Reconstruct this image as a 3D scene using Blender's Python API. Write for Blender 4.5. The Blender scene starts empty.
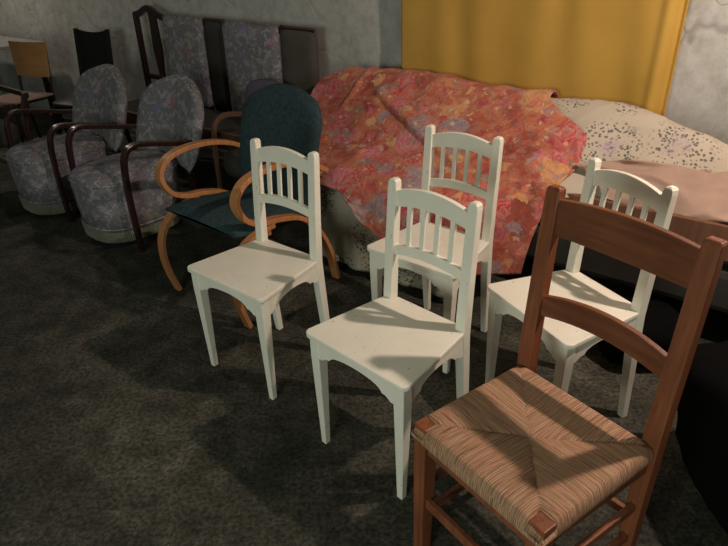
import bpy, bmesh, math, random
from mathutils import Vector, Matrix, noise
random.seed(7)
sc = bpy.context.scene
C = sc.collection
PI = math.pi

# ------------------------------------------------------------------ camera
cam_d = bpy.data.cameras.new('camera')
cam = bpy.data.objects.new('camera', cam_d); C.objects.link(cam)
F, PITCH, ROLL, CH = 599.09, 0.49866, -0.02531, 1.4627
cam_d.sensor_fit = 'HORIZONTAL'; cam_d.sensor_width = 36.0
cam_d.lens = F / 728 * 36.0
cam_d.clip_start = 0.02
cp, sp = math.cos(PITCH), math.sin(PITCH)
fw = Vector((0, cp, -sp)); r0 = Vector((1, 0, 0)); u0 = r0.cross(fw)
r1 = math.cos(ROLL) * r0 + math.sin(ROLL) * u0
u1 = -math.sin(ROLL) * r0 + math.cos(ROLL) * u0
m = Matrix((r1, u1, -fw)).transposed().to_4x4(); m.translation = (0, 0, CH)
cam.matrix_world = m
sc.camera = cam

# ------------------------------------------------------------------ world, lights, exposure
w = bpy.data.worlds.new('world'); sc.world = w; w.use_nodes = True
bg = w.node_tree.nodes['Background']
bg.inputs[0].default_value = (0.85, 0.92, 0.80, 1); bg.inputs[1].default_value = 0.05


def light(name, kind, loc, energy, col, size=0.1, target=None):
    d = bpy.data.lights.new(name, kind); d.energy = energy; d.color = col
    if kind == 'AREA':
        d.shape = 'RECTANGLE'; d.size = size; d.size_y = size * 0.6
    else:
        d.shadow_soft_size = size
    o = bpy.data.objects.new(name, d); C.objects.link(o); o.location = loc
    if target:
        o.rotation_euler = (Vector(target) - Vector(loc)).to_track_quat('-Z', 'Y').to_euler()
    return o


light('cellar_bulb_light', 'POINT', (1.45, 1.30, 2.12), 105, (1.0, 0.79, 0.68), 0.03)
light('far_ceiling_lamp_light', 'POINT', tuple(Vector((math.cos(math.radians(-38)), math.sin(math.radians(-38)), 0)) * -6.6 + Vector((0.6157, 0.788, 0)) * 2.35 + Vector((0, 0, 2.5))), 40, (1.0, 0.86, 0.74), 0.05)
light('cool_fill_light', 'AREA', (-1.5, -1.3, 1.35), 36, (0.92, 1.0, 0.90), 1.2, (0.1, 1.8, 0.4))  # cool soft fill added behind the camera at left; its source is unseen

sc.view_settings.view_transform = 'Standard'; sc.view_settings.look = 'None'
sc.view_settings.gamma = 1; sc.view_settings.use_curve_mapping = False
sc.view_settings.exposure = 0.12

# ------------------------------------------------------------------ material helpers


class NT:
    def __init__(s, name, rough=0.7, spec=0.3):
        s.m = bpy.data.materials.new(name); s.m.use_nodes = True
        s.t = s.m.node_tree; s.b = s.t.nodes['Principled BSDF']
        s.b.inputs['Roughness'].default_value = rough
        s.b.inputs['Specular IOR Level'].default_value = spec
        s.tc = s.t.nodes.new('ShaderNodeTexCoord')
        s.co = s.tc.outputs['Object']

    def n(s, k, **kw):
        nd = s.t.nodes.new(k)
        for a, v in kw.items(): setattr(nd, a, v)
        return nd

    def l(s, a, b): s.t.links.new(a, b)

    def map(s, scale=(1, 1, 1), rot=(0, 0, 0), src=None):
        mp = s.n('ShaderNodeMapping'); mp.inputs['Scale'].default_value = scale
        mp.inputs['Rotation'].default_value = rot
        s.l(src or s.co, mp.inputs[0]); return mp.outputs[0]

    def noise(s, scale, detail=4, rough=0.6, co=None, out=0):
        nd = s.n('ShaderNodeTexNoise'); nd.inputs['Scale'].default_value = scale
        nd.inputs['Detail'].default_value = detail; nd.inputs['Roughness'].default_value = rough
        s.l(co or s.co, nd.inputs['Vector']); return nd.outputs[out]

    def vor(s, scale, co=None, feature='F1'):
        nd = s.n('ShaderNodeTexVoronoi'); nd.feature = feature
        nd.inputs['Scale'].default_value = scale
        s.l(co or s.co, nd.inputs['Vector']); return nd

    def ramp(s, fac, stops, interp='LINEAR'):
        nd = s.n('ShaderNodeValToRGB'); cr = nd.color_ramp; cr.interpolation = interp
        while len(cr.elements) < len(stops): cr.elements.new(0.5)
        for e, (p, c) in zip(cr.elements, stops):
            e.position = p
            e.color = (c, c, c, 1) if not isinstance(c, tuple) else (*c, 1)
        s.l(fac, nd.inputs[0]); return nd.outputs[0]

    def mix(s, fac, a, b, mode='MIX'):
        nd = s.n('ShaderNodeMix'); nd.data_type = 'RGBA'; nd.blend_type = mode
        for i, v in ((0, fac), (6, a), (7, b)):
            if isinstance(v, (int, float)): nd.inputs[i].default_value = v
            elif isinstance(v, tuple): nd.inputs[i].default_value = (*v, 1)
            else: s.l(v, nd.inputs[i])
        return nd.outputs[2]

    def math(s, op, a, b=0.0):
        nd = s.n('ShaderNodeMath'); nd.operation = op
        for i, v in ((0, a), (1, b)):
            if isinstance(v, (int, float)): nd.inputs[i].default_value = v
            else: s.l(v, nd.inputs[i])
        return nd.outputs[0]

    def warp(s, scale, amt, co=None):
        c = s.noise(scale, 3, 0.6, co, out=1)
        sub = s.n('ShaderNodeVectorMath'); sub.operation = 'SUBTRACT'; s.l(c, sub.inputs[0])
        sub.inputs[1].default_value = (.5, .5, .5)
        sc_ = s.n('ShaderNodeVectorMath'); sc_.operation = 'SCALE'; s.l(sub.outputs[0], sc_.inputs[0])
        sc_.inputs['Scale'].default_value = amt
        ad = s.n('ShaderNodeVectorMath'); ad.operation = 'ADD'
        s.l(co or s.co, ad.inputs[0]); s.l(sc_.outputs[0], ad.inputs[1]); return ad.outputs[0]

    def col(s, c):
        if isinstance(c, tuple): s.b.inputs['Base Color'].default_value = (*c, 1)
        else: s.l(c, s.b.inputs['Base Color'])

    def bump(s, h, strength=0.3, dist=0.01):
        nd = s.n('ShaderNodeBump'); nd.inputs['Strength'].default_value = strength
        nd.inputs['Distance'].default_value = dist
        s.l(h, nd.inputs['Height']); s.l(nd.outputs[0], s.b.inputs['Normal'])


def mat_plain(name, c, rough=0.7, var=0.15, scale=8, spec=0.3):
    a = NT(name, rough, spec)
    f = a.noise(scale, 4)
    lo = tuple(v * (1 - var) for v in c); hi = tuple(min(1, v * (1 + var)) for v in c)
    a.col(a.ramp(f, [(0.3, lo), (0.7, hi)])); a.bump(f, 0.15, 0.004)
    return a.m


def mat_wood(name, dark, lite, rough=0.45, scale=(60, 60, 3), spec=0.4, nscale=1.0):
    a = NT(name, rough, spec)
    co = a.map(scale)
    f = a.noise(nscale, 5, 0.65, co)
    g = a.noise(5, 3)
    c = a.ramp(f, [(0.3, dark), (0.7, lite)])
    c = a.mix(a.ramp(g, [(0.35, 0.0), (0.7, 0.35)]), c, tuple(v * 0.6 for v in dark))
    a.col(c); a.bump(f, 0.12, 0.003)
    return a.m


def mat_white_paint():
    a = NT('white_chair_paint', 0.42, 0.45)
    f = a.noise(7, 5); c = a.ramp(f, [(0.3, (0.79, 0.76, 0.62)), (0.7, (0.87, 0.84, 0.71))])
    chip = a.ramp(a.noise(55, 2, 0.5), [(0.71, 0.0), (0.75, 1.0)])
    c = a.mix(a.math('MULTIPLY', chip, 0.55), c, (0.42, 0.36, 0.28))
    a.col(c); a.bump(a.noise(30, 3), 0.08, 0.003)
    return a.m


def mat_floor():
    a = NT('concrete_floor', 0.85, 0.25)
    co = a.warp(1.5, 0.5)
    big = a.noise(1.6, 6, 0.65, co)
    med = a.noise(9, 6, 0.7)
    fine = a.noise(70, 3, 0.7)
    c = a.ramp(big, [(0.34, (0.030, 0.031, 0.024)), (0.50, (0.054, 0.053, 0.041)), (0.66, (0.100, 0.095, 0.076))])
    c2 = a.ramp(med, [(0.36, (0.48, 0.49, 0.46)), (0.64, (1.42, 1.38, 1.30))])
    c = a.mix(0.8, c, c2, 'MULTIPLY')
    c3 = a.ramp(fine, [(0.38, (0.35, 0.35, 0.35)), (0.62, (1.6, 1.6, 1.55))])
    c = a.mix(0.8, c, c3, 'MULTIPLY')
    sp_ = a.ramp(a.vor(26, a.warp(8, .1)).outputs['Distance'], [(0.05, 1.0), (0.10, 0.0)])
    c = a.mix(a.math('MULTIPLY', sp_, a.ramp(med, [(0.5, 0.0), (0.6, 0.6)])), c, (0.26, 0.25, 0.21))
    a.col(c)
    a.bump(a.math('ADD', a.math('MULTIPLY', med, 1.0), a.math('MULTIPLY', fine, 0.35)), 0.45, 0.012)
    return a.m


def mat_wall():
    a = NT('whitewashed_stone', 0.9, 0.15)
    co = a.warp(3, 0.35)
    n1 = a.noise(1.3, 5, 0.6, co)
    c = a.ramp(n1, [(0.30, (0.46, 0.45, 0.42)), (0.5, (0.54, 0.54, 0.49)), (0.7, (0.62, 0.60, 0.59))])
    d = a.ramp(a.noise(14, 5, 0.7), [(0.30, (0.72, 0.70, 0.66)), (0.6, (1.05, 1.05, 1.05))])
    c = a.mix(0.75, c, d, 'MULTIPLY')
    v = a.vor(2.6, a.warp(2.2, 0.6), 'DISTANCE_TO_EDGE').outputs['Distance']
    crack = a.ramp(v, [(0.0, 1.0), (0.022, 0.0)])
    crack = a.math('MULTIPLY', crack, a.ramp(a.noise(2.5, 3), [(0.45, 0.0), (0.6, 0.5)]))
    c = a.mix(crack, c, (0.15, 0.12, 0.10))
    # older unpainted band low on the wall
    a.col(c)
    hgt = a.math('ADD', a.math('MULTIPLY', a.noise(6, 6, 0.6), 1.0), a.math('MULTIPLY', a.ramp(v, [(0, 0.0), (0.08, 1.0)]), 0.25))
    a.bump(hgt, 0.28, 0.02)
    return a.m


def mat_throw():
    a = NT('red_flower_print', 0.9, 0.1)
    co = a.warp(14, 0.10)
    base = a.ramp(a.noise(5, 5, 0.6, co), [(0.30, (0.24, 0.06, 0.04)), (0.45, (0.48, 0.11, 0.07)), (0.54, (0.60, 0.21, 0.11)), (0.64, (0.44, 0.05, 0.07))])
    for sc_, stops, r0_, r1_ in (
        (6.0, [(0, (0.52, 0.05, 0.08)), (0.25, (0.62, 0.13, 0.21)), (0.45, (0.55, 0.025, 0.04)), (0.62, (0.24, 0.21, 0.24)), (0.80, (0.66, 0.30, 0.07))], 0.42, 0.56),
        (11.0, [(0, (0.72, 0.33, 0.07)), (0.2, (0.24, 0.21, 0.26)), (0.42, (0.60, 0.05, 0.11)), (0.58, (0.74, 0.42, 0.12)), (0.75, (0.62, 0.13, 0.06)), (0.88, (0.18, 0.20, 0.13))], 0.30, 0.42)):
        v = a.vor(sc_, co)
        sepn = a.n('ShaderNodeSeparateColor'); a.l(v.outputs['Color'], sepn.inputs[0])
        fc = a.ramp(sepn.outputs[0], stops, 'CONSTANT')
        # petals: concentric folds round each flower's centre
        ring = a.math('SINE', a.math('MULTIPLY', v.outputs['Distance'], 46.0))
        fc = a.mix(a.math('MULTIPLY', a.math('ADD', ring, 1.0), 0.13), fc, (0.88, 0.60, 0.50))
        fc = a.mix(a.ramp(a.noise(sc_ * 7, 4, 0.7, co), [(0.46, 0.0), (0.62, 0.45)]), fc, (0.66, 0.34, 0.26))
        mask = a.ramp(v.outputs['Distance'], [(r0_, 1.0), (r1_, 0.0)])
        on = a.ramp(sepn.outputs[1], [(0.35, 0.0), (0.42, 0.9)])
        base = a.mix(a.math('MULTIPLY', mask, on), base, fc)
    base = a.mix(a.ramp(a.noise(26, 5, 0.75, co), [(0.50, 0.0), (0.62, 0.40)]), base, (0.70, 0.42, 0.30))
    base = a.mix(a.ramp(a.noise(19, 5, 0.75, a.map((1.3, 1, 1.2))), [(0.52, 0.0), (0.64, 0.5)]), base, (0.24, 0.13, 0.12))
    sm = a.vor(34, co); s2 = a.n('ShaderNodeSeparateColor'); a.l(sm.outputs['Color'], s2.inputs[0])
    fc = a.ramp(s2.outputs[0], [(0, (0.20, 0.22, 0.13)), (0.3, (0.78, 0.58, 0.36)), (0.55, (0.50, 0.05, 0.06)), (0.8, (0.30, 0.24, 0.30))], 'CONSTANT')
    mk = a.math('MULTIPLY', a.ramp(sm.outputs['Distance'], [(0.28, 1.0), (0.42, 0.0)]), a.ramp(s2.outputs[1], [(0.35, 0.0), (0.5, 0.6)]))
    base = a.mix(mk, base, fc)
    a.col(base); a.bump(a.noise(60, 3), 0.2, 0.003)
    a.b.inputs['Sheen Weight'].default_value = 0.1
    return a.m


def mat_roses(name, ground, leaf, rose, scale=3.9, dens=0.33, centres=None):
    a = NT(name, 0.9, 0.1)
    co = a.warp(7, 0.06)
    c = a.ramp(a.noise(4, 4), [(0.3, tuple(v * 0.9 for v in ground)), (0.7, ground)])
    v = a.vor(scale, a.warp(5, 0.08)); v.inputs['Randomness'].default_value = 0.6
    dist = v.outputs['Distance']
    if centres:
        dist = None; wc_ = a.warp(11, 0.10)
        for c_, k_ in centres:
            dn = a.n('ShaderNodeVectorMath'); dn.operation = 'DISTANCE'; a.l(wc_, dn.inputs[0]); dn.inputs[1].default_value = c_
            q_ = a.math('MULTIPLY', dn.outputs['Value'], k_)
            dist = q_ if dist is None else a.math('MINIMUM', dist, q_)
    sprig = a.ramp(dist, [(dens, 1.0), (dens + 0.12, 0.0)])
    lf = a.vor(70, co)
    lm = a.ramp(lf.outputs['Distance'], [(0.36, 1.0), (0.48, 0.0)])
    sepn = a.n('ShaderNodeSeparateColor'); a.l(lf.outputs['Color'], sepn.inputs[0])
    lm = a.math('MULTIPLY', lm, a.ramp(sepn.outputs[0], [(0.18, 0.0), (0.24, 0.85)]))
    c = a.mix(a.math('MULTIPLY', lm, sprig), c, leaf)
    rv = a.ramp(dist, [(0.12, 1.0), (0.21, 0.0)])
    rc = a.ramp(a.noise(38, 3, 0.6, co), [(0.4, rose), (0.55, tuple(min(1, x * 1.5) for x in rose)), (0.65, tuple(x * 0.5 for x in rose))])
    c = a.mix(a.math('MULTIPLY', rv, 0.85), c, rc)
    a.col(c); a.bump(a.noise(60, 3), 0.15, 0.003)
    return a.m


def mat_tapestry():
    a = NT('grey_flower_upholstery', 0.95, 0.1)
    co = a.warp(12, 0.08)
    f = a.noise(23, 7, 0.8, co)
    c = a.ramp(f, [(0.32, (0.06, 0.06, 0.07)), (0.42, (0.23, 0.21, 0.27)), (0.49, (0.14, 0.15, 0.12)), (0.57, (0.38, 0.35, 0.39)), (0.70, (0.18, 0.19, 0.15))])
    v = a.vor(7, co); s = a.n('ShaderNodeSeparateColor'); a.l(v.outputs['Color'], s.inputs[0])
    fc = a.ramp(s.outputs[0], [(0, (0.42, 0.15, 0.19)), (0.25, (0.20, 0.21, 0.38)), (0.5, (0.40, 0.36, 0.22)), (0.75, (0.32, 0.22, 0.36))], 'CONSTANT')
    mk = a.math('MULTIPLY', a.ramp(v.outputs['Distance'], [(0.15, 0.65), (0.42, 0.0)]), a.ramp(a.noise(30, 4), [(0.4, 0.0), (0.55, 1.0)]))
    c = a.mix(mk, c, fc)
    a.col(c); a.bump(a.noise(90, 3), 0.3, 0.003)
    return a.m


def mat_rush():
    a = NT('woven_rush', 0.75, 0.25)
    co = a.map((1, 1, 1), src=a.tc.outputs['UV'])
    st = a.noise(1.0, 4, 0.7, a.map((260, 9, 1), src=a.tc.outputs['UV']))
    big = a.noise(3.0, 3, 0.6, a.map((16, 4, 1), src=a.tc.outputs['UV']))
    c = a.ramp(st, [(0.36, (0.16, 0.075, 0.045)), (0.47, (0.44, 0.22, 0.13)), (0.56, (0.62, 0.36, 0.23)), (0.68, (0.60, 0.44, 0.27))])
    c = a.mix(a.ramp(big, [(0.4, 0.0), (0.65, 0.5)]), c, (0.34, 0.25, 0.11))
    wv = a.n('ShaderNodeTexWave'); wv.inputs['Scale'].default_value = 60
    wv.inputs['Distortion'].default_value = 2.0; a.l(co, wv.inputs['Vector'])
    c = a.mix(a.math('MULTIPLY', a.math('SUBTRACT', 1.0, wv.outputs['Fac']), 0.45), c, (0.20, 0.11, 0.06))
    a.col(c); a.bump(a.math('ADD', wv.outputs['Fac'], st), 0.5, 0.004)
    return a.m


def mat_yellow():
    a = NT('yellow_cotton', 0.9, 0.1)
    f = a.noise(2.5, 5); c = a.ramp(f, [(0.3, (0.47, 0.28, 0.055)), (0.7, (0.57, 0.35, 0.075))])
    a.col(c); a.bump(a.noise(90, 2), 0.12, 0.002)
    return a.m


M = dict(
    white=mat_white_paint(), floor=mat_floor(), wall=mat_wall(), throw=mat_throw(),
    cream=mat_roses('cream_rose_print', (0.60, 0.52, 0.40), (0.10, 0.10, 0.10), (0.40, 0.31, 0.34), centres=[((1.051, 2.476, .706), 2.9), ((1.323, 2.369, .747), 2.7), ((1.185, 2.664, .819), 5.0), ((.999, 2.799, .815), 4.2), ((1.16, 2.234, .646), 4.5), ((1.62, 2.1, .70), 3.0), ((1.05, 2.1, .60), 4.0)]),
    olive=mat_roses('dull_rose_print', (0.44, 0.41, 0.31), (0.05, 0.06, 0.04), (0.36, 0.27, 0.30), 5.0, 0.45),
    tapestry=mat_tapestry(), rush=mat_rush(), yellow=mat_yellow(),
    brown=mat_wood('varnished_brown_wood', (0.17, 0.052, 0.022), (0.31, 0.108, 0.048), 0.38),
    brown_rail=mat_wood('varnished_brown_rail_wood', (0.12, 0.040, 0.018), (0.25, 0.088, 0.038), 0.36, (3, 40, 40)),
    mahog=mat_wood('dark_mahogany', (0.018, 0.007, 0.006), (0.042, 0.014, 0.011), 0.25, spec=0.6),
    bent=mat_wood('golden_bentwood', (0.42, 0.17, 0.06), (0.62, 0.28, 0.11), 0.4),
    dwood=mat_wood('dull_brown_wood', (0.09, 0.045, 0.025), (0.16, 0.08, 0.045), 0.5),
    black=mat_plain('black_paint', (0.012, 0.013, 0.012), 0.5),
    blackbag=mat_plain('black_cloth', (0.004, 0.004, 0.004), 0.95, spec=0.05),
    green=mat_plain('dark_green_upholstery', (0.034, 0.060, 0.064), 0.95, 0.3, 60, 0.1),
    fringe=mat_plain('green_grey_fringe', (0.19, 0.20, 0.14), 0.95, 0.2, 60),
    peach=mat_plain('peach_cloth', (0.47, 0.33, 0.25), 0.9, 0.1, 8, 0.1),
    ply=mat_wood('orange_plywood', (0.40, 0.20, 0.07), (0.52, 0.28, 0.11), 0.5, (3, 3, 30)),
    darkfab=mat_plain('dark_brown_cloth', (0.045, 0.042, 0.036), 0.95),
    olivefab=mat_plain('olive_grey_cloth', (0.085, 0.078, 0.060), 0.95),
    greytop=mat_plain('pale_grey_laminate', (0.30, 0.29, 0.28), 0.5),
    pinktop=mat_plain('dull_pink_cloth', (0.34, 0.22, 0.18), 0.9),
    mauve=mat_plain('mauve_grey_cloth', (0.10, 0.09, 0.12), 0.95),
    tan=mat_wood('reddish_board', (0.19, 0.085, 0.045), (0.27, 0.13, 0.07), 0.6),
)

# ------------------------------------------------------------------ mesh helpers


def ob(name, bm, mat, parent=None, smooth=False, bevel=0.0, sub=0):
    bmesh.ops.recalc_face_normals(bm, faces=bm.faces)
    me = bpy.data.meshes.new(name); bm.to_mesh(me); bm.free()
    if smooth: me.polygons.foreach_set('use_smooth', [True] * len(me.polygons))
    me.materials.append(mat)
    o = bpy.data.objects.new(name, me); C.objects.link(o)
    if parent: o.parent = parent
    if bevel:
        b = o.modifiers.new('bevel', 'BEVEL'); b.width = bevel; b.segments = 2
        b.limit_method = 'ANGLE'; b.angle_limit = math.radians(40)
    if sub:
        s = o.modifiers.new('sub', 'SUBSURF'); s.levels = sub; s.render_levels = sub
    return o


def empty(name, loc, rz=0):
    o = bpy.data.objects.new(name, None); C.objects.link(o)
    o.location = loc; o.rotation_euler = (0, 0, rz); o.empty_display_size = 0.1
    return o


def tag(o, label, cat, group=None):
    o['label'] = label; o['category'] = cat
    if group: o['group'] = group
    return o


def struct(o): o['kind'] = 'structure'; return o


def copy_tree(o, parent=None):
    c = o.copy(); C.objects.link(c)
    if parent: c.parent = parent
    for ch in list(o.children): copy_tree(ch, c)
    return c


def box(bm, c, s, M4=None):
    vs = []
    for z in (-.5, .5):
        for x, y in ((-.5, -.5), (.5, -.5), (.5, .5), (-.5, .5)):
            v = Vector((c[0] + x * s[0], c[1] + y * s[1], c[2] + z * s[2]))
            vs.append(bm.verts.new(M4 @ v if M4 else v))
    for f in ((3, 2, 1, 0), (4, 5, 6, 7), (0, 1, 5, 4), (1, 2, 6, 5), (2, 3, 7, 6), (3, 0, 4, 7)):
        bm.faces.new([vs[i] for i in f])


def rings(bm, rs, cap=True):
    """skin a list of equal-length vertex rings"""
    R = [[bm.verts.new(p) for p in r] for r in rs]
    n = len(R[0])
    for a, b in zip(R, R[1:]):
        for i in range(n):
            bm.faces.new((a[i], a[(i + 1) % n], b[(i + 1) % n], b[i]))
    if cap:
        bm.faces.new(R[0][::-1]); bm.faces.new(R[-1])


def loft(bm, secs):
    """secs: (x, y, z, half_x, half_y): a squared post through the levels"""
    rings(bm, [[(x - a, y - b, z), (x + a, y - b, z), (x + a, y + b, z), (x - a, y + b, z)] for x, y, z, a, b in secs])


def strip(bm, cols, t, M4):
    """cols: (x, z_low, z_high, y): board of thickness t with free outline"""
    rings(bm, [[M4 @ Vector(p) for p in ((x, y - t / 2, a), (x, y + t / 2, a), (x, y + t / 2, b), (x, y - t / 2, b))] for x, a, b, y in cols])


def spline(pts, n=8):
    pts = [Vector(p) for p in pts]; P_ = [2 * pts[0] - pts[1]] + pts + [2 * pts[-1] - pts[-2]]; out = []
    for i in range(1, len(P_) - 2):
        a, b, c, d = P_[i - 1:i + 3]
        for k in range(n):
            t = k / n
            out.append(.5 * ((2 * b) + (c - a) * t + (2 * a - 5 * b + 4 * c - d) * t * t + (3 * b - a - 3 * c + d) * t ** 3))
    out.append(pts[-1]); return out


def sweep(bm, path, hx, hy, side=None, round_=False, seg=8, taper=None):
    """band or tube along a path. side: fixed width direction (hx along it)"""
    rs = []
    for i, p in enumerate(path):
        t = (path[min(i + 1, len(path) - 1)] - path[max(i - 1, 0)]).normalized()
        if side is not None: s = (Vector(side) - t * t.dot(Vector(side))).normalized()
        else:
            s = t.cross(Vector((0, 0, 1)))
            s = s.normalized() if s.length > 1e-3 else Vector((1, 0, 0))
        u = s.cross(t).normalized(); k = taper(i / (len(path) - 1)) if taper else 1
        if round_: rs.append([p + s * (hx * k * math.cos(a)) + u * (hy * k * math.sin(a)) for a in [2 * PI * j / seg for j in range(seg)]])
        else: rs.append([p - s * hx * k - u * hy * k, p + s * hx * k - u * hy * k, p + s * hx * k + u * hy * k, p - s * hx * k + u * hy * k])
    rings(bm, rs)


def along(a, b):
    """matrix whose x axis runs from a to b in plan"""
    a = Vector(a); b = Vector(b); d = (b - a); L = d.length
    return Matrix.Translation(a) @ Matrix.Rotation(math.atan2(d.y, d.x), 4, 'Z'), L


# wall frame: s runs along the wall, n towards it
WA = math.radians(-38)
SV = Vector((math.cos(WA), math.sin(WA), 0)); NV = Vector((-math.sin(WA), math.cos(WA), 0))


def sn(s, n, z): return SV * s + NV * n + Vector((0, 0, z))


# ------------------------------------------------------------------ setting
bm = bmesh.new()
pts = [sn(-9, 3.0, 0), sn(3.5, 3.0, 0), sn(3.5, -5, 0), sn(-9, -5, 0)]
rings(bm, [[p + Vector((0, 0, -.08)) for p in pts], pts])
struct(ob('floor', bm, M['floor']))
bm = bmesh.new(); nx, nz = 200, 44
g = [[None] * (nz + 1) for _ in range(nx + 1)]
for i in range(nx + 1):
    for k in range(nz + 1):
        s = -9 + 12.5 * i / nx; z = 2.7 * k / nz
        d = 0.022 * noise.noise(Vector((s * 1.5, 5, z * 1.5))) + 0.006 * noise.noise(Vector((s * 7, 2, z * 7)))
        g[i][k] = bm.verts.new(sn(s, 3.0 + d, z))
for i in range(nx):
    for k in range(nz): bm.faces.new((g[i][k], g[i + 1][k], g[i + 1][k + 1], g[i][k + 1]))
bk = [bm.verts.new(sn(s, 3.3, z)) for s, z in ((-9, 0), (3.5, 0), (3.5, 2.7), (-9, 2.7))]
bm.faces.new(bk)
bm.faces.new([g[i][nz] for i in range(nx + 1)] + [bk[2], bk[3]])
bm.faces.new([g[i][0] for i in range(nx, -1, -1)] + [bk[0], bk[1]])
struct(ob('wall_back', bm, M['wall'], smooth=True))

# ------------------------------------------------------------------ white chair
WF, WB, DP, HP = 0.4026, 0.3261, 0.3171, 0.851


def yb(z):
    base = DP / 2 + 0.012
    return base + (z - .45) / .4 * 0.024 if z > .45 else base + (.45 - z) / .45 * 0.045


def white_chair():
    t = empty('white_chair', (0, 0, 0))
    # seat board with eased front corners, notched round the posts
    out = []
    hf, hb, d = WF / 2, WB / 2, DP / 2
    r = 0.022
    for cx, a0 in ((-1, PI), (1, -PI / 2)):
        for k in range(6):
            a = a0 + PI / 2 * k / 5
            out.append((cx * (hf - r) + r * math.cos(a), -d + r + r * math.sin(a)))
    out += [(hb, d), (hb - .036, d), (hb - .036, d + .028), (-hb + .036, d + .028), (-hb + .036, d), (-hb, d)]
    bm = bmesh.new()
    rings(bm, [[(x, y, z) for x, y in out] for z in (.432, .45)])
    ob('seat', bm, M['white'], t, bevel=.004)
    # rear posts
    px = hb - .017
    for sx in (-1, 1):
        bm = bmesh.new(); sec = []
        for z, a, b in ((0, .012, .012), (.2, .015, .015), (.43, .0175, .017), (.6, .0175, .015), (.83, .0165, .0135), (.843, .0150, .0135), (.849, .0105, .012), (.851, .005, .009)):
            sec.append((sx * px, yb(z), z, a, b))
        loft(bm, sec); ob('post', bm, M['white'], t, bevel=.0025)
    # front legs, tapering
    for sx in (-1, 1):
        bm = bmesh.new()
        loft(bm, [(sx * (hf - .033), -d + .033, 0, .0105, .0105), (sx * (hf - .031), -d + .031, .36, .0185, .0185), (sx * (hf - .031), -d + .031, .432, .0185, .0185)])
        ob('leg', bm, M['white'], t, bevel=.0025)

    def apron(a, b, drop=.070):
        M4, L = along(a, b); bm = bmesh.new(); cols = []
        N = 40
        for i in range(N + 1):
            x = L * i / N; q = min(x, L - x)
            if q < .020: zl = drop
            elif q < .042: zl = drop - .004 - .010 * math.sin((q - .020) / .022 * PI / 2)
            elif q < .052: zl = drop - .016 + .003 * math.sin((q - .042) / .01 * PI)
            else:
                e = (q - .052) / max(1e-6, L / 2 - .052); zl = (drop - .018) - (drop - .046) * math.sqrt(max(0, 1 - (1 - e) ** 2))
            cols.append((x, .4325 - zl, .4325, 0))
        strip(bm, cols, .016, M4); ob('apron', bm, M['white'], t)
    fx = hf - .031; fy = -d + .031
    apron((-fx + .016, fy - .008, 0), (fx - .016, fy - .008, 0))
    for sx in (-1, 1):
        apron((sx * (fx + .006), fy + .014, 0), (sx * (px + .006), yb(.41) - .012, 0))
    apron((-px + .014, yb(.41), 0), (px - .014, yb(.41), 0), .06)
    # arched rails and four slats
    I = Matrix.Identity(4)

    def arch(x, e): return e * (1 - (x / px) ** 2)
    for name, z0, z1, e0, e1, th in (('top_rail', .762, .812, .022, .030, .017), ('lower_rail', .604, .636, .018, .022, .015)):
        bm = bmesh.new(); zc = (z0 + z1) / 2
        strip(bm, [(x, z0 + arch(x, e0), z1 + arch(x, e1), yb(zc)) for x in [(-1 + i / 10) * (px - .012) for i in range(21)]], th, I)
        ob(name, bm, M['white'], t, bevel=.002)
    for k in range(4):
        x = (-1.5 + k) * .0535; bm = bmesh.new()
        za, zb = .63 + arch(x, .02), .768 + arch(x, .02)
        loft(bm, [(x, yb(za), za, .0085, .005), (x, yb(zb), zb, .0085, .005)])
        ob('slat', bm, M['white'], t, bevel=.0015)
    return t


wc = white_chair()
spots = [(-0.399, 1.9384, -.6852, 'white wooden chair furthest left, in front of the green armchair'),
         (0.0663, 1.4745, -.7847, 'white wooden chair front and centre, beside the brown rush-seated chair'),
         (0.2608, 2.0674, -.6935, 'white wooden chair in the second row, close against the red flowered throw'),
         (0.6355, 1.6387, -1.1412, 'white wooden chair seen through the back of the brown rush-seated chair')]
for i, (x, y, a, lb) in enumerate(spots):
    o = wc if i == 0 else copy_tree(wc)
    o.location = (x, y, 0); o.rotation_euler = (0, 0, a)
    tag(o, lb, 'chair', 'white slat-backed chairs')

# ------------------------------------------------------------------ brown rush chair


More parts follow.
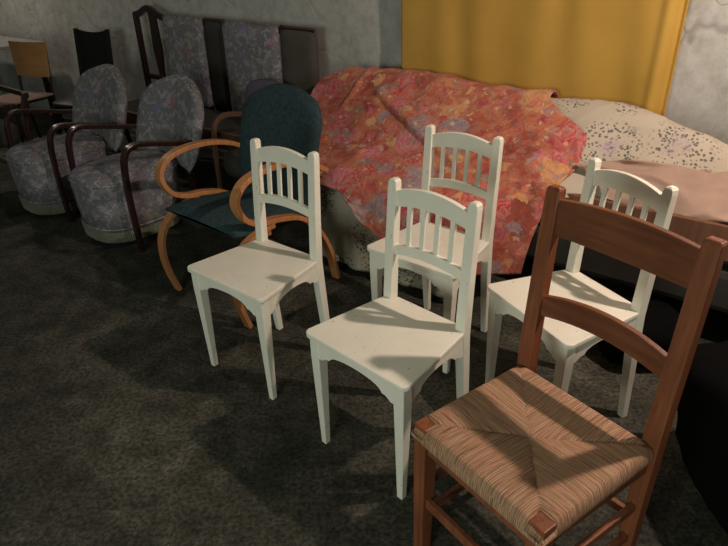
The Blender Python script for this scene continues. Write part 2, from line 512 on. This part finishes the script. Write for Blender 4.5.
def rush_chair():
    t = empty('rush_seat_chair', (.3817, 1.0461, 0), -.9565)
    hf, hb, d = .3765 / 2 + .006, .3715 / 2, .3807 / 2
    yp = lambda z: d + .008 + (.026 if z > .45 else .012) * abs(z - .45) / .5
    for sx in (-1, 1):
        bm = bmesh.new()
        loft(bm, [(sx * hb, yp(z), z, a, b) for z, a, b in ((0, .017, .016), (.3, .020, .018), (.5, .021, .018), (.90, .020, .015), (.952, .019, .014), (.958, .0165, .011), (.96, .012, .007))])
        ob('post', bm, M['brown'], t, bevel=.003)
        bm = bmesh.new()
        loft(bm, [(sx * (hf - .019), -d + .019, z, a, a) for z, a in ((0, .017), (.3, .0205), (.453, .0205))])
        ob('leg', bm, M['brown'], t, bevel=.003)
    # rush seat
    N = 72; bm = bmesh.new(); uvl = bm.loops.layers.uv.new('UVMap')

    def P_(u, v):
        y = -d - .008 + (v + 1) / 2 * (2 * d + .006)
        hw = (hf + .004) + (hb + .010 - hf) * (v + 1) / 2
        m_ = max(abs(u), abs(v)); edge = 1 - m_
        rim = .019 * math.sqrt(max(0, 1 - (1 - min(1, edge / .07)) ** 2))
        sag = .004 * math.sin(min(1, edge / .5) * PI) - .010 * (1 - m_)
        ridge = .0
        if abs(abs(u) - abs(v)) < .04 and m_ < .96: ridge = -.0035 * (1 - abs(abs(u) - abs(v)) / .04)
        cn = max(0, 1 - (((abs(u) - 1) ** 2 + (abs(v) - 1) ** 2) ** .5) / .16)
        leg = -.013 if (abs(u) > .77 and v < -.77) else 0
        return Vector((u * hw, y, .440 + rim + sag + ridge + leg - .006 * cn))
    top = [[bm.verts.new(P_(-1 + 2 * i / N, -1 + 2 * j / N)) for j in range(N + 1)] for i in range(N + 1)]
    for i in range(N):
        for j in range(N):
            f = bm.faces.new((top[i][j], top[i + 1][j], top[i + 1][j + 1], top[i][j + 1]))
            cu = abs(-1 + 2 * (i + .5) / N); cv = abs(-1 + 2 * (j + .5) / N)
            for lp in f.loops:
                p = lp.vert.co; lp[uvl].uv = (p.y, p.x) if cu > cv else (p.x, p.y)
    # rolled skirt round the rails
    ring = [top[i][0] for i in range(N)] + [top[N][j] for j in range(N)] + [top[i][N] for i in range(N, 0, -1)] + [top[0][j] for j in range(N, 0, -1)]
    prev = ring
    cy = 0.0
    for dz, sh in ((.010, 1.006), (.022, 1.004), (.032, .985)):
        nr = [bm.verts.new((v.co.x * sh, v.co.y * sh, .438 - dz)) for v in ring]
        n = len(ring)
        for i in range(n):
            f = bm.faces.new((prev[i], prev[(i + 1) % n], nr[(i + 1) % n], nr[i]))
            side = (N <= i < 2 * N) or i >= 3 * N
            for lp in f.loops:
                p = lp.vert.co; lp[uvl].uv = (p.y, p.z) if side else (p.x, p.z)
        prev = nr
    bm.faces.new(prev[::-1])
    o = ob('rush_seat', bm, M['rush'], t, smooth=True); o['label'] = 'woven tan and green rush seat'
    # seat rails, stretchers
    def rail(name, a, b, z, hh, th):
        M4, L = along(a, b); bm = bmesh.new(); box(bm, (L / 2, 0, z), (L, th, hh), M4); ob(name, bm, M['brown'], t, bevel=.003)
    fx, fy = hf - .019, -d + .019
    rail('seat_rail', (-fx, fy, 0), (fx, fy, 0), .388, .036, .020)
    rail('seat_rail', (-hb, yp(.4), 0), (hb, yp(.4), 0), .388, .036, .018)
    for sx in (-1, 1):
        rail('seat_rail', (sx * fx, fy, 0), (sx * hb, yp(.4), 0), .388, .034, .018)
        for z in (.14, .25):
            rail('stretcher', (sx * fx, fy, 0), (sx * hb, yp(z), 0), z, .024, .016)
    rail('stretcher', (-fx, fy, 0), (fx, fy, 0), .195, .030, .016)
    rail('stretcher', (-hb, yp(.2), 0), (hb, yp(.2), 0), .20, .024, .016)
    # ladder back rails
    I = Matrix.Identity(4); xs = [(-1 + i / 12) * (hb - .012) for i in range(25)]
    A = lambda x, e: e * (1 - (x / hb) ** 2)
    bm = bmesh.new(); strip(bm, [(x, .842 + A(x, -.004), .930 + A(x, .012), yp(.89) + A(x, .012)) for x in xs], .017, I)
    ob('top_rail', bm, M['brown_rail'], t, bevel=.003)
    bm = bmesh.new(); strip(bm, [(x, .612 + A(x, .022), .670 + A(x, .028), yp(.65) + A(x, .012)) for x in xs], .017, I)
    ob('lower_rail', bm, M['brown_rail'], t, bevel=.003)
    return tag(t, 'brown ladder-back chair with a woven rush seat, nearest the camera', 'chair')


rush_chair()

# ------------------------------------------------------------------ green bentwood armchair


def green_chair():
    t = empty('bentwood_armchair', (-.522, 2.615, 0), -math.radians(41))
    for sx in (-1, 1):
        X = sx * .265
        pth = spline([(X, .24, .575), (X, .13, .635), (X, 0, .668), (X, -.13, .672), (X, -.225, .650), (X, -.275, .60), (X, -.275, .545), (X, -.235, .485), (X, -.16, .452), (X, -.06, .438), (X, .06, .40), (X, .16, .31), (X, .235, .17), (X, .278, .0)], 6)
        bm = bmesh.new(); sweep(bm, pth, .022, .011, side=(1, 0, 0)); ob('armrest', bm, M['bent'], t, smooth=False, bevel=.003)
        pth = spline([(X, -.10, .425), (X, -.19, .410), (X, -.27, .375), (X, -.325, .30), (X, -.338, .21), (X, -.325, .11), (X, -.292, .0)], 6)
        bm = bmesh.new(); sweep(bm, pth, .020, .011, side=(1, 0, 0)); ob('leg', bm, M['bent'], t, bevel=.003)
    # cross rails
    for y, z in ((-.12, .395), (.16, .36)):
        bm = bmesh.new(); box(bm, (0, y, z - .01), (.52, .03, .02)); ob('cross_rail', bm, M['bent'], t, bevel=.003)
    # seat cushion
    bm = bmesh.new(); NU, NV_ = 18, 18

    def P_(u, v, sgn):
        e = max(abs(u), abs(v)); k = (1 - abs(u) ** 6) ** .5 * (1 - abs(v) ** 6) ** .5
        x = u * (.245 + .012 * v * -1); y = -.02 + v * .275
        zz = .40 + .010 * math.sin((v) * -1.5) + (.04 if v < 0 else -.035) * abs(v) * 0.4
        return Vector((x, y - (.015 if v < -.8 else 0) * 0, zz + sgn * .038 * k + (.012 * (1 - u * u) if sgn > 0 else 0)))
    for sgn in (1, -1):
        g = [[bm.verts.new(P_(-1 + 2 * i / NU, -1 + 2 * j / NV_, sgn)) for j in range(NV_ + 1)] for i in range(NU + 1)]
        for i in range(NU):
            for j in range(NV_): bm.faces.new((g[i][j], g[i + 1][j], g[i + 1][j + 1], g[i][j + 1]))
    bmesh.ops.remove_doubles(bm, verts=bm.verts, dist=.0005)
    ob('seat', bm, M['green'], t, smooth=True)
    # back cushion: tall, rounded shoulders, curved in section
    bm = bmesh.new(); NU, NV_ = 20, 26

    def Q(u, v, sgn):
        # u -1..1 across, v 0..1 up
        w = .272 * (1 - max(0, (v - .70) / .30) ** 3.2 * .38) * (0.86 + .14 * min(1, v / .3))
        z = .36 + v * .555 - .035 * (abs(u) ** 2.5) * (v ** 3)
        y = .185 + .11 * v + .03 * math.sin(v * PI) * -1 + .035 * (u * u) * -0.6
        k = (1 - abs(u) ** 5) ** .5 * (1 - abs(2 * v - 1) ** 8) ** .5
        return Vector((u * w, y + sgn * .034 * k, z))
    for sgn in (1, -1):
        g = [[bm.verts.new(Q(-1 + 2 * i / NU, j / NV_, sgn)) for j in range(NV_ + 1)] for i in range(NU + 1)]
        for i in range(NU):
            for j in range(NV_): bm.faces.new((g[i][j], g[i + 1][j], g[i + 1][j + 1], g[i][j + 1]))
    bmesh.ops.remove_doubles(bm, verts=bm.verts, dist=.0005)
    ob('backrest', bm, M['green'], t, smooth=True)
    return tag(t, 'dark green upholstered armchair with looping golden bentwood arms and legs', 'armchair')


green_chair()

# ------------------------------------------------------------------ floral tub armchairs


def tub_chair():  # seat drum with fringe, oval back, elbowed arms
    t = empty('tub_armchair', (0, 0, 0))

    def outline(hw, yf, ybk, n=48, ex=2.7):
        cy = (yf + ybk) / 2; ry = (ybk - yf) / 2; o = []
        for k in range(n):
            a = 2 * PI * k / n; c_, s_ = math.cos(a), math.sin(a)
            o.append((hw * math.copysign(abs(c_) ** (2 / ex), c_), cy + ry * math.copysign(abs(s_) ** (2 / ex), s_)))
        return o
    bm = bmesh.new(); rs = []
    for z, hw, yf, yk in ((.10, .225, -.125, .40), (.22, .226, -.135, .42), (.33, .228, -.140, .43), (.375, .228, -.140, .43), (.398, .220, -.130, .425), (.414, .195, -.110, .40), (.424, .13, -.03, .33), (.428, .05, .07, .22)):
        rs.append([(x + .012, y, z) for x, y in outline(hw, yf, yk)])
    rings(bm, rs); ob('seat', bm, M['tapestry'], t, smooth=True)
    bm = bmesh.new()
    for pz, rr in ((.118, .006), (.372, .006)):
        hw, yf = (.229, -.130) if pz < .2 else (.230, -.143)
        o = outline(hw, yf, .40 if pz < .2 else .432, 48); n = len(o)
        R = []
        for k in range(n):
            p = Vector((o[k][0] + .012, o[k][1], pz)); c_ = Vector((.012, .13, pz)); d_ = (p - c_).normalized()
            R.append([p + d_ * rr * math.cos(a) + Vector((0, 0, rr * math.sin(a))) for a in [2 * PI * j / 6 for j in range(6)]])
        V = [[bm.verts.new(q) for q in r] for r in R]
        for k in range(n):
            for j in range(6): bm.faces.new((V[k][j], V[(k + 1) % n][j], V[(k + 1) % n][(j + 1) % 6], V[k][(j + 1) % 6]))
    ob('piping', bm, M['tapestry'], t, smooth=True)
    # fringe skirt with fine pleats
    bm = bmesh.new(); n = 360; o1 = outline(.232, -.132, .405, n); o2 = outline(.224, -.120, .395, n); A = []; B = []
    for k in range(n):
        f = 1 + .014 * (k % 3 - 1)
        A.append((o1[k][0], o1[k][1], .115)); B.append((o2[k][0] * f, .13 + (o2[k][1] - .13) * f, .032 + .003 * random.random()))
    Ai = [(x * .97, .13 + (y - .13) * .97, z) for x, y, z in A]; Bi = [(x * .97, .13 + (y - .13) * .97, z) for x, y, z in B]
    V = [[bm.verts.new(p) for p in r] for r in (A, B, Bi, Ai)]
    for q in range(4):
        a, b = V[q], V[(q + 1) % 4]
        for k in range(n): bm.faces.new((a[k], a[(k + 1) % n], b[(k + 1) % n], b[k]))
    fr = ob('fringe', bm, M['fringe'], t); fr['label'] = 'grey-green tassel fringe'
    # back
    bm = bmesh.new(); NU, NV_ = 22, 24

    def Q(u, v, sgn):
        a = v * 2 - 1
        w = .325 * (1 - max(0, (v - .45) / .55) ** 3 * .50) * (1 - max(0, (.35 - v) / .35) ** 2 * .18)
        z = .34 + v * .49 - .04 * (u * u) * v ** 4
        y = .45 + .16 * v - .07 * u * u
        k = (1 - abs(u) ** 4) ** .5 * (1 - abs(a) ** 6) ** .5
        return Vector((u * w + .03, y + (sgn * .05 - .0) * k, z))
    for sgn in (1, -1):
        g = [[bm.verts.new(Q(-1 + 2 * i / NU, j / NV_, sgn)) for j in range(NV_ + 1)] for i in range(NU + 1)]
        for i in range(NU):
            for j in range(NV_): bm.faces.new((g[i][j], g[i + 1][j], g[i + 1][j + 1], g[i][j + 1]))
    bmesh.ops.remove_doubles(bm, verts=bm.verts, dist=.0005)
    ob('backrest', bm, M['tapestry'], t, smooth=True)
    for sx in (-1, 1):
        X = sx * .30
        pth = spline([(X, .0, .0), (X, -.005, .15), (X, -.008, .32), (X, .0, .47), (X, .022, .548), (X, .075, .580), (X, .18, .566), (X, .34, .53), (X * .93, .50, .50), (X * .8, .56, .47)], 6)
        bm = bmesh.new(); sweep(bm, pth, .020, .013, side=(1, 0, 0)); ob('armrest', bm, M['mahog'], t, bevel=.005)
        bm = bmesh.new(); loft(bm, [(sx * .20, .50, 0, .014, .014), (sx * .20, .44, .33, .02, .02)]); ob('leg', bm, M['mahog'], t, bevel=.003)
    return t


tub = tub_chair()
tub.location = (-1.46, 3.21, 0); tub.rotation_euler = (0, 0, -math.radians(41))
tag(tub, 'grey flowered tub armchair with dark arms and fringe, the one next to the green armchair', 'armchair', 'flowered tub armchairs')
tub2 = copy_tree(tub); tub2.location = (-2.04, 3.65, 0)
tag(tub2, 'grey flowered tub armchair with dark arms and fringe, the further left one', 'armchair', 'flowered tub armchairs')

# ------------------------------------------------------------------ dark settee against the wall


def settee():
    o0 = sn(-3.42, 2.6, 0); t = empty('settee', o0, WA)
    I = Matrix.Identity(4)
    L, R = -.90, .90; yb_ = .22

    def top(x):   # crest rail height
        z = 1.075 - .035 * (x - L) / (R - L)
        if x < -.50: z += .055 * math.exp(-((x + .72) / .10) ** 2)
        return z
    bm = bmesh.new(); xs = [L + (R - L) * i / 60 for i in range(61)]
    strip(bm, [(x, top(x) - .045, top(x), yb_) for x in xs], .028, I); ob('crest_rail', bm, M['mahog'], t, bevel=.003)
    bm = bmesh.new(); strip(bm, [(x, .60, .635, yb_) for x in (L, R)], .025, I); ob('lower_rail', bm, M['mahog'], t, bevel=.003)
    for x, zt in ((L + .015, top(L) - .01), (R - .03, .62)):
        bm = bmesh.new(); loft(bm, [(x, yb_, z, .018, .018) for z in (0, .5, zt)]); ob('post', bm, M['mahog'], t, bevel=.003)
    for x, ww in ((-.68, .05),):
        bm = bmesh.new(); zs = [.62 + (top(x) - .64) * i / 20 for i in range(21)]
        rings(bm, [[(x - h_, yb_ - .008, z), (x + h_, yb_ - .008, z), (x + h_, yb_ + .008, z), (x - h_, yb_ + .008, z)] for z in zs
                   for h_ in [ww * (.55 + .45 * math.sin((z - .62) / .44 * PI) ** 2 + .25 * max(0, (z - .9) / .15))]])
        s_ = ob('splat', bm, M['mahog'], t); s_['label'] = 'vase-shaped dark splat'

    def pad(name, x0, x1, mat, dy, z0=.44):
        bm = bmesh.new(); N = 14
        for sgn in (1, -1):
            g = []
            for i in range(N + 1):
                row = []
                for j in range(N + 1):
                    u, v = -1 + 2 * i / N, -1 + 2 * j / N
                    x = (x0 + x1) / 2 + u * (x1 - x0) / 2; zt = top(x) + .008
                    z = (z0 + zt) / 2 + v * (zt - z0) / 2
                    k = (1 - abs(u) ** 6) ** .5 * (1 - abs(v) ** 10) ** .5
                    row.append(bm.verts.new((x, yb_ - dy + sgn * .035 * k, z)))
                g.append(row)
            for i in range(N):
                for j in range(N): bm.faces.new((g[i][j], g[i + 1][j], g[i + 1][j + 1], g[i][j + 1]))
        bmesh.ops.remove_doubles(bm, verts=bm.verts, dist=.0005)
        return ob(name, bm, mat, t, smooth=True)
    pad('back_panel', -.53, -.09, M['tapestry'], .025)
    pad('back_panel', .10, .62, M['tapestry'], .025)
    pad('back_cloth', -.10, .11, M['darkfab'], .0)
    pad('back_cloth', .61, .91, M['olivefab'], .0)
    bm = bmesh.new(); box(bm, (0, 0, .40), (1.74, .36, .13)); ob('seat', bm, M['darkfab'], t, bevel=.02)
    bm = bmesh.new(); box(bm, (0, -.195, .43), (1.78, .03, .07)); ob('seat_rail', bm, M['dwood'], t, bevel=.004)
    for x in (L + .03, R - .03):
        bm = bmesh.new(); loft(bm, [(x, -.19, 0, .015, .015), (x, -.19, .395, .014, .014)]); ob('leg', bm, M['mahog'], t)
    return tag(t, 'long dark wooden settee against the wall, two flowered panels on its back', 'settee')


settee()

# ------------------------------------------------------------------ small wooden armchair behind the green one


def side_armchair(loc, rz, lab, seatmat, wood, back=True, k=1.0, h=1.0, w=1.0):
    t = empty('wooden_armchair', loc, rz); t.scale = (w, k, h)
    for sx in (-1, 1):
        X = sx * .26
        bm = bmesh.new(); sweep(bm, spline([(X, -.24, 0), (X, -.22, .3), (X, -.22, .48), (X, -.19, .60), (X, -.10, .635), (X, .05, .62), (X, .24, .60)], 6), .020, .013, side=(1, 0, 0))
        ob('armrest', bm, wood, t, bevel=.004)
        bm = bmesh.new(); loft(bm, [(X * .9, .33, 0, .015, .015), (X * .9, .27, .42, .02, .02), (X * .9, .33, .66, .016, .016)]); ob('post', bm, wood, t, bevel=.003)
    bm = bmesh.new(); rs = []
    for z, q in ((.34, .95), (.37, 1), (.43, 1), (.455, .93), (.465, .6)):
        rs.append([(.24 * q * math.copysign(abs(math.cos(a)) ** .5, math.cos(a)), .02 + .25 * q * math.copysign(abs(math.sin(a)) ** .5, math.sin(a)), z) for a in [2 * PI * j / 32 for j in range(32)]])
    rings(bm, rs); ob('seat', bm, seatmat, t, smooth=True)
    if back:
        bm = bmesh.new(); N = 16
        for sgn in (1, -1):
            g = []
            for i in range(N + 1):
                row = []
                for j in range(N + 1):
                    u, v = -1 + 2 * i / N, j / N
                    w_ = .21 * (1 - .5 * v ** 5); kk = (1 - abs(u) ** 4) ** .5 * (1 - abs(2 * v - 1) ** 4) ** .5
                    row.append(bm.verts.new((u * w_, .31 + .06 * v + sgn * .035 * kk, .48 + .30 * v - .05 * u * u * v)))
                g.append(row)
            for i in range(N):
                for j in range(N): bm.faces.new((g[i][j], g[i + 1][j], g[i + 1][j + 1], g[i][j + 1]))
        bmesh.ops.remove_doubles(bm, verts=bm.verts, dist=.0005)
        ob('backrest', bm, seatmat, t, smooth=True)
    else:
        bm = bmesh.new(); box(bm, (0, .34, .645), (.50, .02, .035)); ob('back_rail', bm, wood, t, bevel=.004)
    return tag(t, lab, 'armchair')


side_armchair((-.575, 3.295, 0), math.radians(-41), 'small brown wooden armchair half hidden behind the green bentwood armchair', M['darkfab'], M['dwood'], back=False, k=.8, h=1.04, w=.62)
side_armchair((-2.62, 4.0, 0), math.radians(-41), 'dark low-backed armchair at the left edge, beside the flowered tub armchairs', M['darkfab'], M['mahog'], back=False)

bm = bmesh.new(); N = 16
for sgn in (1, -1):
    g = [[bm.verts.new((.20 * (-1 + 2 * i / N) * (1 - .15 * (-1 + 2 * j / N) ** 2), sgn * .06 * ((1 - (-1 + 2 * i / N) ** 4) * (1 - (-1 + 2 * j / N) ** 4)) ** .5, .15 * (-1 + 2 * j / N) * (1 - .2 * (-1 + 2 * i / N) ** 2))) for j in range(N + 1)] for i in range(N + 1)]
    for i in range(N):
        for j in range(N): bm.faces.new((g[i][j], g[i + 1][j], g[i + 1][j + 1], g[i][j + 1]))
bmesh.ops.remove_doubles(bm, verts=bm.verts, dist=.0005)
cu = ob('cushion', bm, M['mauve'], smooth=True); cu.location = sn(-2.80, 2.65, .61); cu.rotation_euler = (math.radians(-12), 0, WA)
tag(cu, 'mauve-grey cushion propped on the dark settee behind the green armchair', 'cushion')

# ------------------------------------------------------------------ sofa under its covers
sofa = empty('sofa', sn(-1.0, 2.5, 0), WA)


def sbox(name, s0, s1, n0, n1, z0, z1, mat, bev=.03):
    bm = bmesh.new(); box(bm, ((s0 + s1) / 2 + 1.0, (n0 + n1) / 2 - 2.5, (z0 + z1) / 2), (s1 - s0, n1 - n0, z1 - z0)); return ob(name, bm, mat, sofa, bevel=bev)


sbox('base', -2.05, .55, 2.42, 2.88, .16, .34, M['darkfab'])
sbox('seat', -2.02, .52, 2.46, 2.62, .34, .44, M['darkfab'])
sbox('backrest', -2.12, .62, 2.74, 2.88, .34, .66, M['darkfab'])
o = sbox('seat_rail', -2.05, .60, 2.425, 2.455, .38, .52, M['tan'], .004); o['label'] = 'reddish brown front board'
for s in (-2.0, .5):
    for n in (2.44, 2.84): sbox('leg', s - .025, s + .025, n - .025, n + .025, 0, .16, M['dwood'], .003)
tag(sofa, 'long sofa hidden under flowered covers along the wall, reddish front board showing at right', 'sofa')


def sstep(a, b, x):
    t = max(0, min(1, (x - a) / (b - a))); return t * t * (3 - 2 * t)


def prof(s, v, hem):
    """drape: v 0 at the back behind the top edge, 1 at the hem; returns n, z"""
    r = sstep(-1.2, -.65, s)                 # right part: cover pulled in over the seat
    top = .842 - .035 * sstep(-1.9, -.5, s) - .12 * sstep(-.75, -.05, s) + .012 * math.sin(s * 6.3)
    nf = 2.12 + .36 * r
    seat = .46 + .10 * r + .012 * math.sin(s * 4)
    keys = [(0, 2.865, top - .10), (.06, 2.85, top - .015), (.11, 2.80, top), (.17, 2.75, top - .03), (.33, max(2.60, nf + .20), top - .16 + .04 * r), (.52, max(2.42, nf + .14), seat + .09 - .03 * r), (.66, nf + .13 - .05 * r, seat + .03 - .01 * r), (.74, nf + .03, seat - .01), (.80, nf, seat - .06), (1.0, nf - .03 * (1 - r), hem)]
    for (a, n0, z0), (b, n1, z1) in zip(keys, keys[1:]):
        if v <= b + 1e-9:
            t = (v - a) / (b - a); return n0 + (n1 - n0) * t, z0 + (z1 - z0) * t
    return keys[-1][1:]


def drape(name, s0, s1, hemf, mat, off, v0=0.0, v1f=None, v0f=None, crease=0, amp=.012, seed=0, ns=150, nv=90, s0f=None, s1f=None, th=.004):
    bm = bmesh.new(); g = []
    for i in range(ns + 1):
        row = []
        for j in range(nv + 1):
            if v0f: v0 = v0f(i / ns)
            v = v0 + ((v1f(i / ns) if v1f else 1.0) - v0) * j / nv
            a = s0f(v) if s0f else s0; b = s1f(v) if s1f else s1
            s = a + (b - a) * i / ns
            h = hemf(s)
            pts_ = [prof(s, max(v0, v - .03), h), prof(s, v, h), prof(s, min(1, v + .03), h)]
            n = sum(p[0] for p in pts_) / 3; z = sum(p[1] for p in pts_) / 3
            t = Vector((pts_[2][0] - pts_[0][0], pts_[2][1] - pts_[0][1])).normalized()
            nn = Vector((t.y, -t.x))
            q = Vector((s * 3.2 + seed, v * 2.0, seed)); q2 = Vector((s * 9, v * 5 + s * 4, seed + 3))
            w_ = amp * (noise.noise(q) + .55 * noise.noise(q2)) + amp * .5 * (1 - abs(noise.noise(Vector((s * 5 + v * 7, v * 2 - s, seed + 9))))) ** 6
            if crease:
                f_ = v * 16 - s * 3.5 + 1.6 * noise.noise(Vector((s * 3, v * 3, 2)))
                w_ += crease * (1 - abs(math.sin(f_))) ** 3 * (.5 + noise.noise(Vector((s * 4, v * 6, 5))))
            hang = max(0, (v - .78) / .22)
            w_ += hang * .022 * math.sin(s * 26 + 3 * noise.noise(Vector((s * 4, seed, 0)))) * (.6 + noise.noise(Vector((s * 3, 1, seed))))
            d_ = off + max(w_, -off * .6 if off > .01 else -.004)
            # pull crease from the back's left corner down to the seat
            c1 = (v - .24) - (s + 1.98) * .48
            env = sstep(-2.02, -1.9, s) * (1 - sstep(-1.35, -1.15, s))
            d_ += env * (.022 * math.exp(-(max(0, -c1) / .05) ** 2) * (1 if c1 < 0 else math.exp(-(c1 / .008) ** 2)))
            c2 = (s + 2.10) + .15 * (v - .2)
            d_ += .016 * math.exp(-(c2 / .012) ** 2) * sstep(.06, .12, v) * (1 - sstep(.30, .40, v))
            row.append(sn(s, n + nn.x * d_, max(.012 + off * .3, z + nn.y * d_)))
        g.append(row)
    G = [[bm.verts.new(p) for p in r] for r in g]
    for i in range(ns):
        for j in range(nv): bm.faces.new((G[i][j], G[i + 1][j], G[i + 1][j + 1], G[i][j + 1]))
    o = ob(name, bm, mat, smooth=True)
    sd = o.modifiers.new('solid', 'SOLIDIFY'); sd.thickness = th; sd.offset = 0
    return o


def sheet_hem(s): return .03 + (.27) * sstep(-1.2, -.8, s)


def left_edge(v): return -2.20 - .17 * sstep(.08, .24, v) + .42 * sstep(.3, .85, v)


sheet = drape('sofa_cover', -2.3, .6, lambda s: .50, M['cream'], .012, amp=.010, seed=4, s0f=lambda v: -1.30, s1f=lambda v: .65, v1f=lambda u: .80)
tag(sheet, 'cream sheet printed with grey-pink roses over the right part of the sofa', 'sheet')
low = drape('patterned_cloth', -2.3, -1.0, lambda s: .02, M['olive'], .008, v0=.0, amp=.016, seed=8, s0f=left_edge, s1f=lambda v: -1.32 + .2 * sstep(.6, .9, v), ns=80)
tag(low, 'dull grey-green rose-printed cloth hanging to the floor below the red throw', 'cloth')


def throw_hem(s):
    return .47 - .31 * sstep(-1.95, -1.35, s) - .02 * sstep(-1.4, -1, s) + .01 * math.sin(s * 11)


thr = drape('flowered_throw', -2.3, -.8, throw_hem, M['throw'], .030, amp=.016, seed=1,
            s0f=lambda v: left_edge(v) - .012, s1f=lambda v: -1.04 + .25 * sstep(.12, .35, v) - .10 * sstep(.6, 1, v), th=.006, ns=170)
tag(thr, 'orange-red throw printed with pink, yellow and purple flowers over the left of the sofa', 'throw')
peach = drape('peach_cloth', -.7, .6, lambda s: .49, M['peach'], .030, v0f=lambda u: .54 - .34 * sstep(.05, .46, u), crease=.045, amp=.018, seed=13, s0f=lambda v: -.72 + .1 * math.sin(v * 9), s1f=lambda v: .6, v1f=lambda u: .80 + .03 * math.sin(u * 9), ns=90, nv=50)
tag(peach, 'plain peach cloth crumpled along the sofa seat at the right edge', 'cloth')

# ------------------------------------------------------------------ yellow curtain
bm = bmesh.new(); ns, nz = 160, 30; g = []
for i in range(ns + 1):
    row = []
    for k in range(nz + 1):
        u = i / ns; z = .55 + 1.75 * k / nz
        s = -1.97 + 1.40 * u + (.0 if u < .5 else .0)
        d = .010 * noise.noise(Vector((u * 7 + z * 1.2, z * .5, 3))) + .010 * math.sin(u * 34 + z * 2.2 + 2 * noise.noise(Vector((u * 4, z, 7)))) * (.4 + .6 * u)
        d += .022 * math.exp(-((u - .955) / .018) ** 2) - .02 * math.exp(-((u - .985) / .012) ** 2)
        row.append(bm.verts.new(sn(s, 2.915 - d, z)))
    g.append(row)
for i in range(ns):
    for k in range(nz): bm.faces.new((g[i][k], g[i + 1][k], g[i + 1][k + 1], g[i][k + 1]))
cur = ob('wall_curtain', bm, M['yellow'], smooth=True)
sd = cur.modifiers.new('solid', 'SOLIDIFY'); sd.thickness = .004
tag(cur, 'mustard yellow cloth hanging on the wall behind the sofa', 'curtain')

# ------------------------------------------------------------------ left corner clutter


def black_chair():
    t = empty('black_chair', (-2.15, 4.75, 0), math.radians(-24))
    bm = bmesh.new(); rs = []
    for z, q in ((.43, .97), (.44, 1), (.46, 1), (.47, .96)):
        rs.append([(.19 * q * math.copysign(abs(math.cos(a)) ** .55, math.cos(a)), .18 * q * math.copysign(abs(math.sin(a)) ** .55, math.sin(a)), z) for a in [2 * PI * j / 32 for j in range(32)]])
    rings(bm, rs); ob('seat', bm, M['black'], t, smooth=True)
    for sx in (-1, 1):
        bm = bmesh.new(); loft(bm, [(sx * .17, -.17, 0, .012, .012), (sx * .15, -.14, .43, .016, .016)]); ob('leg', bm, M['black'], t)
        bm = bmesh.new(); loft(bm, [(sx * .17, .24, 0, .012, .012), (sx * .155, .18, .45, .016, .014), (sx * .16, .24, .955, .013, .012)]); ob('post', bm, M['black'], t)
    bm = bmesh.new(); xs = [-.155 + .31 * i / 12 for i in range(13)]
    rings(bm, [[(x, .205, .50), (x, .221, .50), (x, .255, .95 - .02 * (1 - (x / .155) ** 2)), (x, .239, .95 - .02 * (1 - (x / .155) ** 2))] for x in xs])
    ob('backrest', bm, M['black'], t)
    return tag(t, 'black wooden chair with a solid dipped back, against the wall behind the tub armchairs', 'chair')


bc = black_chair()


def plywood_chair():
    t = empty('plywood_chair', (-2.78, 5.0, 0), math.radians(-22))
    bm = bmesh.new(); N = 10
    rings(bm, [[(x, .20 - .03 * (1 - (x / .18) ** 2), .58), (x, .21 - .03 * (1 - (x / .18) ** 2), .58), (x * 1.12, .23 - .03 * (1 - (x / .18) ** 2), .85), (x * 1.12, .22 - .03 * (1 - (x / .18) ** 2), .85)] for x in [-.18 + .36 * i / N for i in range(N + 1)]])
    ob('backrest', bm, M['ply'], t, bevel=.003)
    for sx in (-1, 1):
        bm = bmesh.new(); sweep(bm, spline([(sx * .17, .25, 0), (sx * .17, .20, .42), (sx * .17, .215, .60), (sx * .17, .24, .82)], 6), .011, .011, side=(1, 0, 0), round_=True); ob('post', bm, M['black'], t, smooth=True)
        bm = bmesh.new(); sweep(bm, spline([(sx * .17, -.22, 0), (sx * .17, -.18, .40), (sx * .17, -.10, .43), (sx * .17, .19, .43)], 6), .011, .011, side=(1, 0, 0), round_=True); ob('leg', bm, M['black'], t, smooth=True)
    bm = bmesh.new(); box(bm, (0, 0, .447), (.38, .38, .014)); ob('seat', bm, M['pinktop'], t, bevel=.005)
    return tag(t, 'chair with an orange-brown plywood back on black metal tubes, far left', 'chair')


pc = plywood_chair()


def side_table():
    t = empty('table', sn(-6.6, 2.55, 0), WA)
    bm = bmesh.new(); box(bm, (0, 0, .745), (1.3, .7, .025)); ob('tabletop', bm, M['greytop'], t, bevel=.004)
    for x in (-.58, .58):
        for y in (-.29, .29):
            bm = bmesh.new(); loft(bm, [(x, y, 0, .018, .018), (x, y, .733, .02, .02)]); ob('leg', bm, M['black'], t)
    return tag(t, 'grey-topped table at the far left edge, against the wall behind the plywood chair', 'table')


tb = side_table()

# ------------------------------------------------------------------ black heap at right


def sack(name, loc, r, h, lab, seed):
    bm = bmesh.new(); bmesh.ops.create_icosphere(bm, subdivisions=4, radius=1)
    for v in bm.verts:
        c = v.co.copy(); k = 1 + .13 * noise.noise(c * 1.7 + Vector((seed, 0, 0))) + .05 * noise.noise(c * 5 + Vector((0, seed, 0)))
        sgn = lambda q, e: math.copysign(abs(q) ** e, q)
        v.co = Vector((r[0] * sgn(c.x, .75) * k, r[1] * sgn(c.y, .75) * k, max(0.0, h / 2 + h / 2 * sgn(c.z, .7) * k)))
    o = ob(name, bm, M['blackbag'], smooth=True); o.location = loc
    return tag(o, lab, 'bag')


sack('black_sack', (1.15, 1.14, 0), (.27, .36), .50, 'large black sack standing on the floor right of the brown rush-seated chair', 3)
sack('black_bundle', (1.08, 1.95, 0), (.17, .15), .22, 'small black bundle on the floor behind the white chair at right', 9)
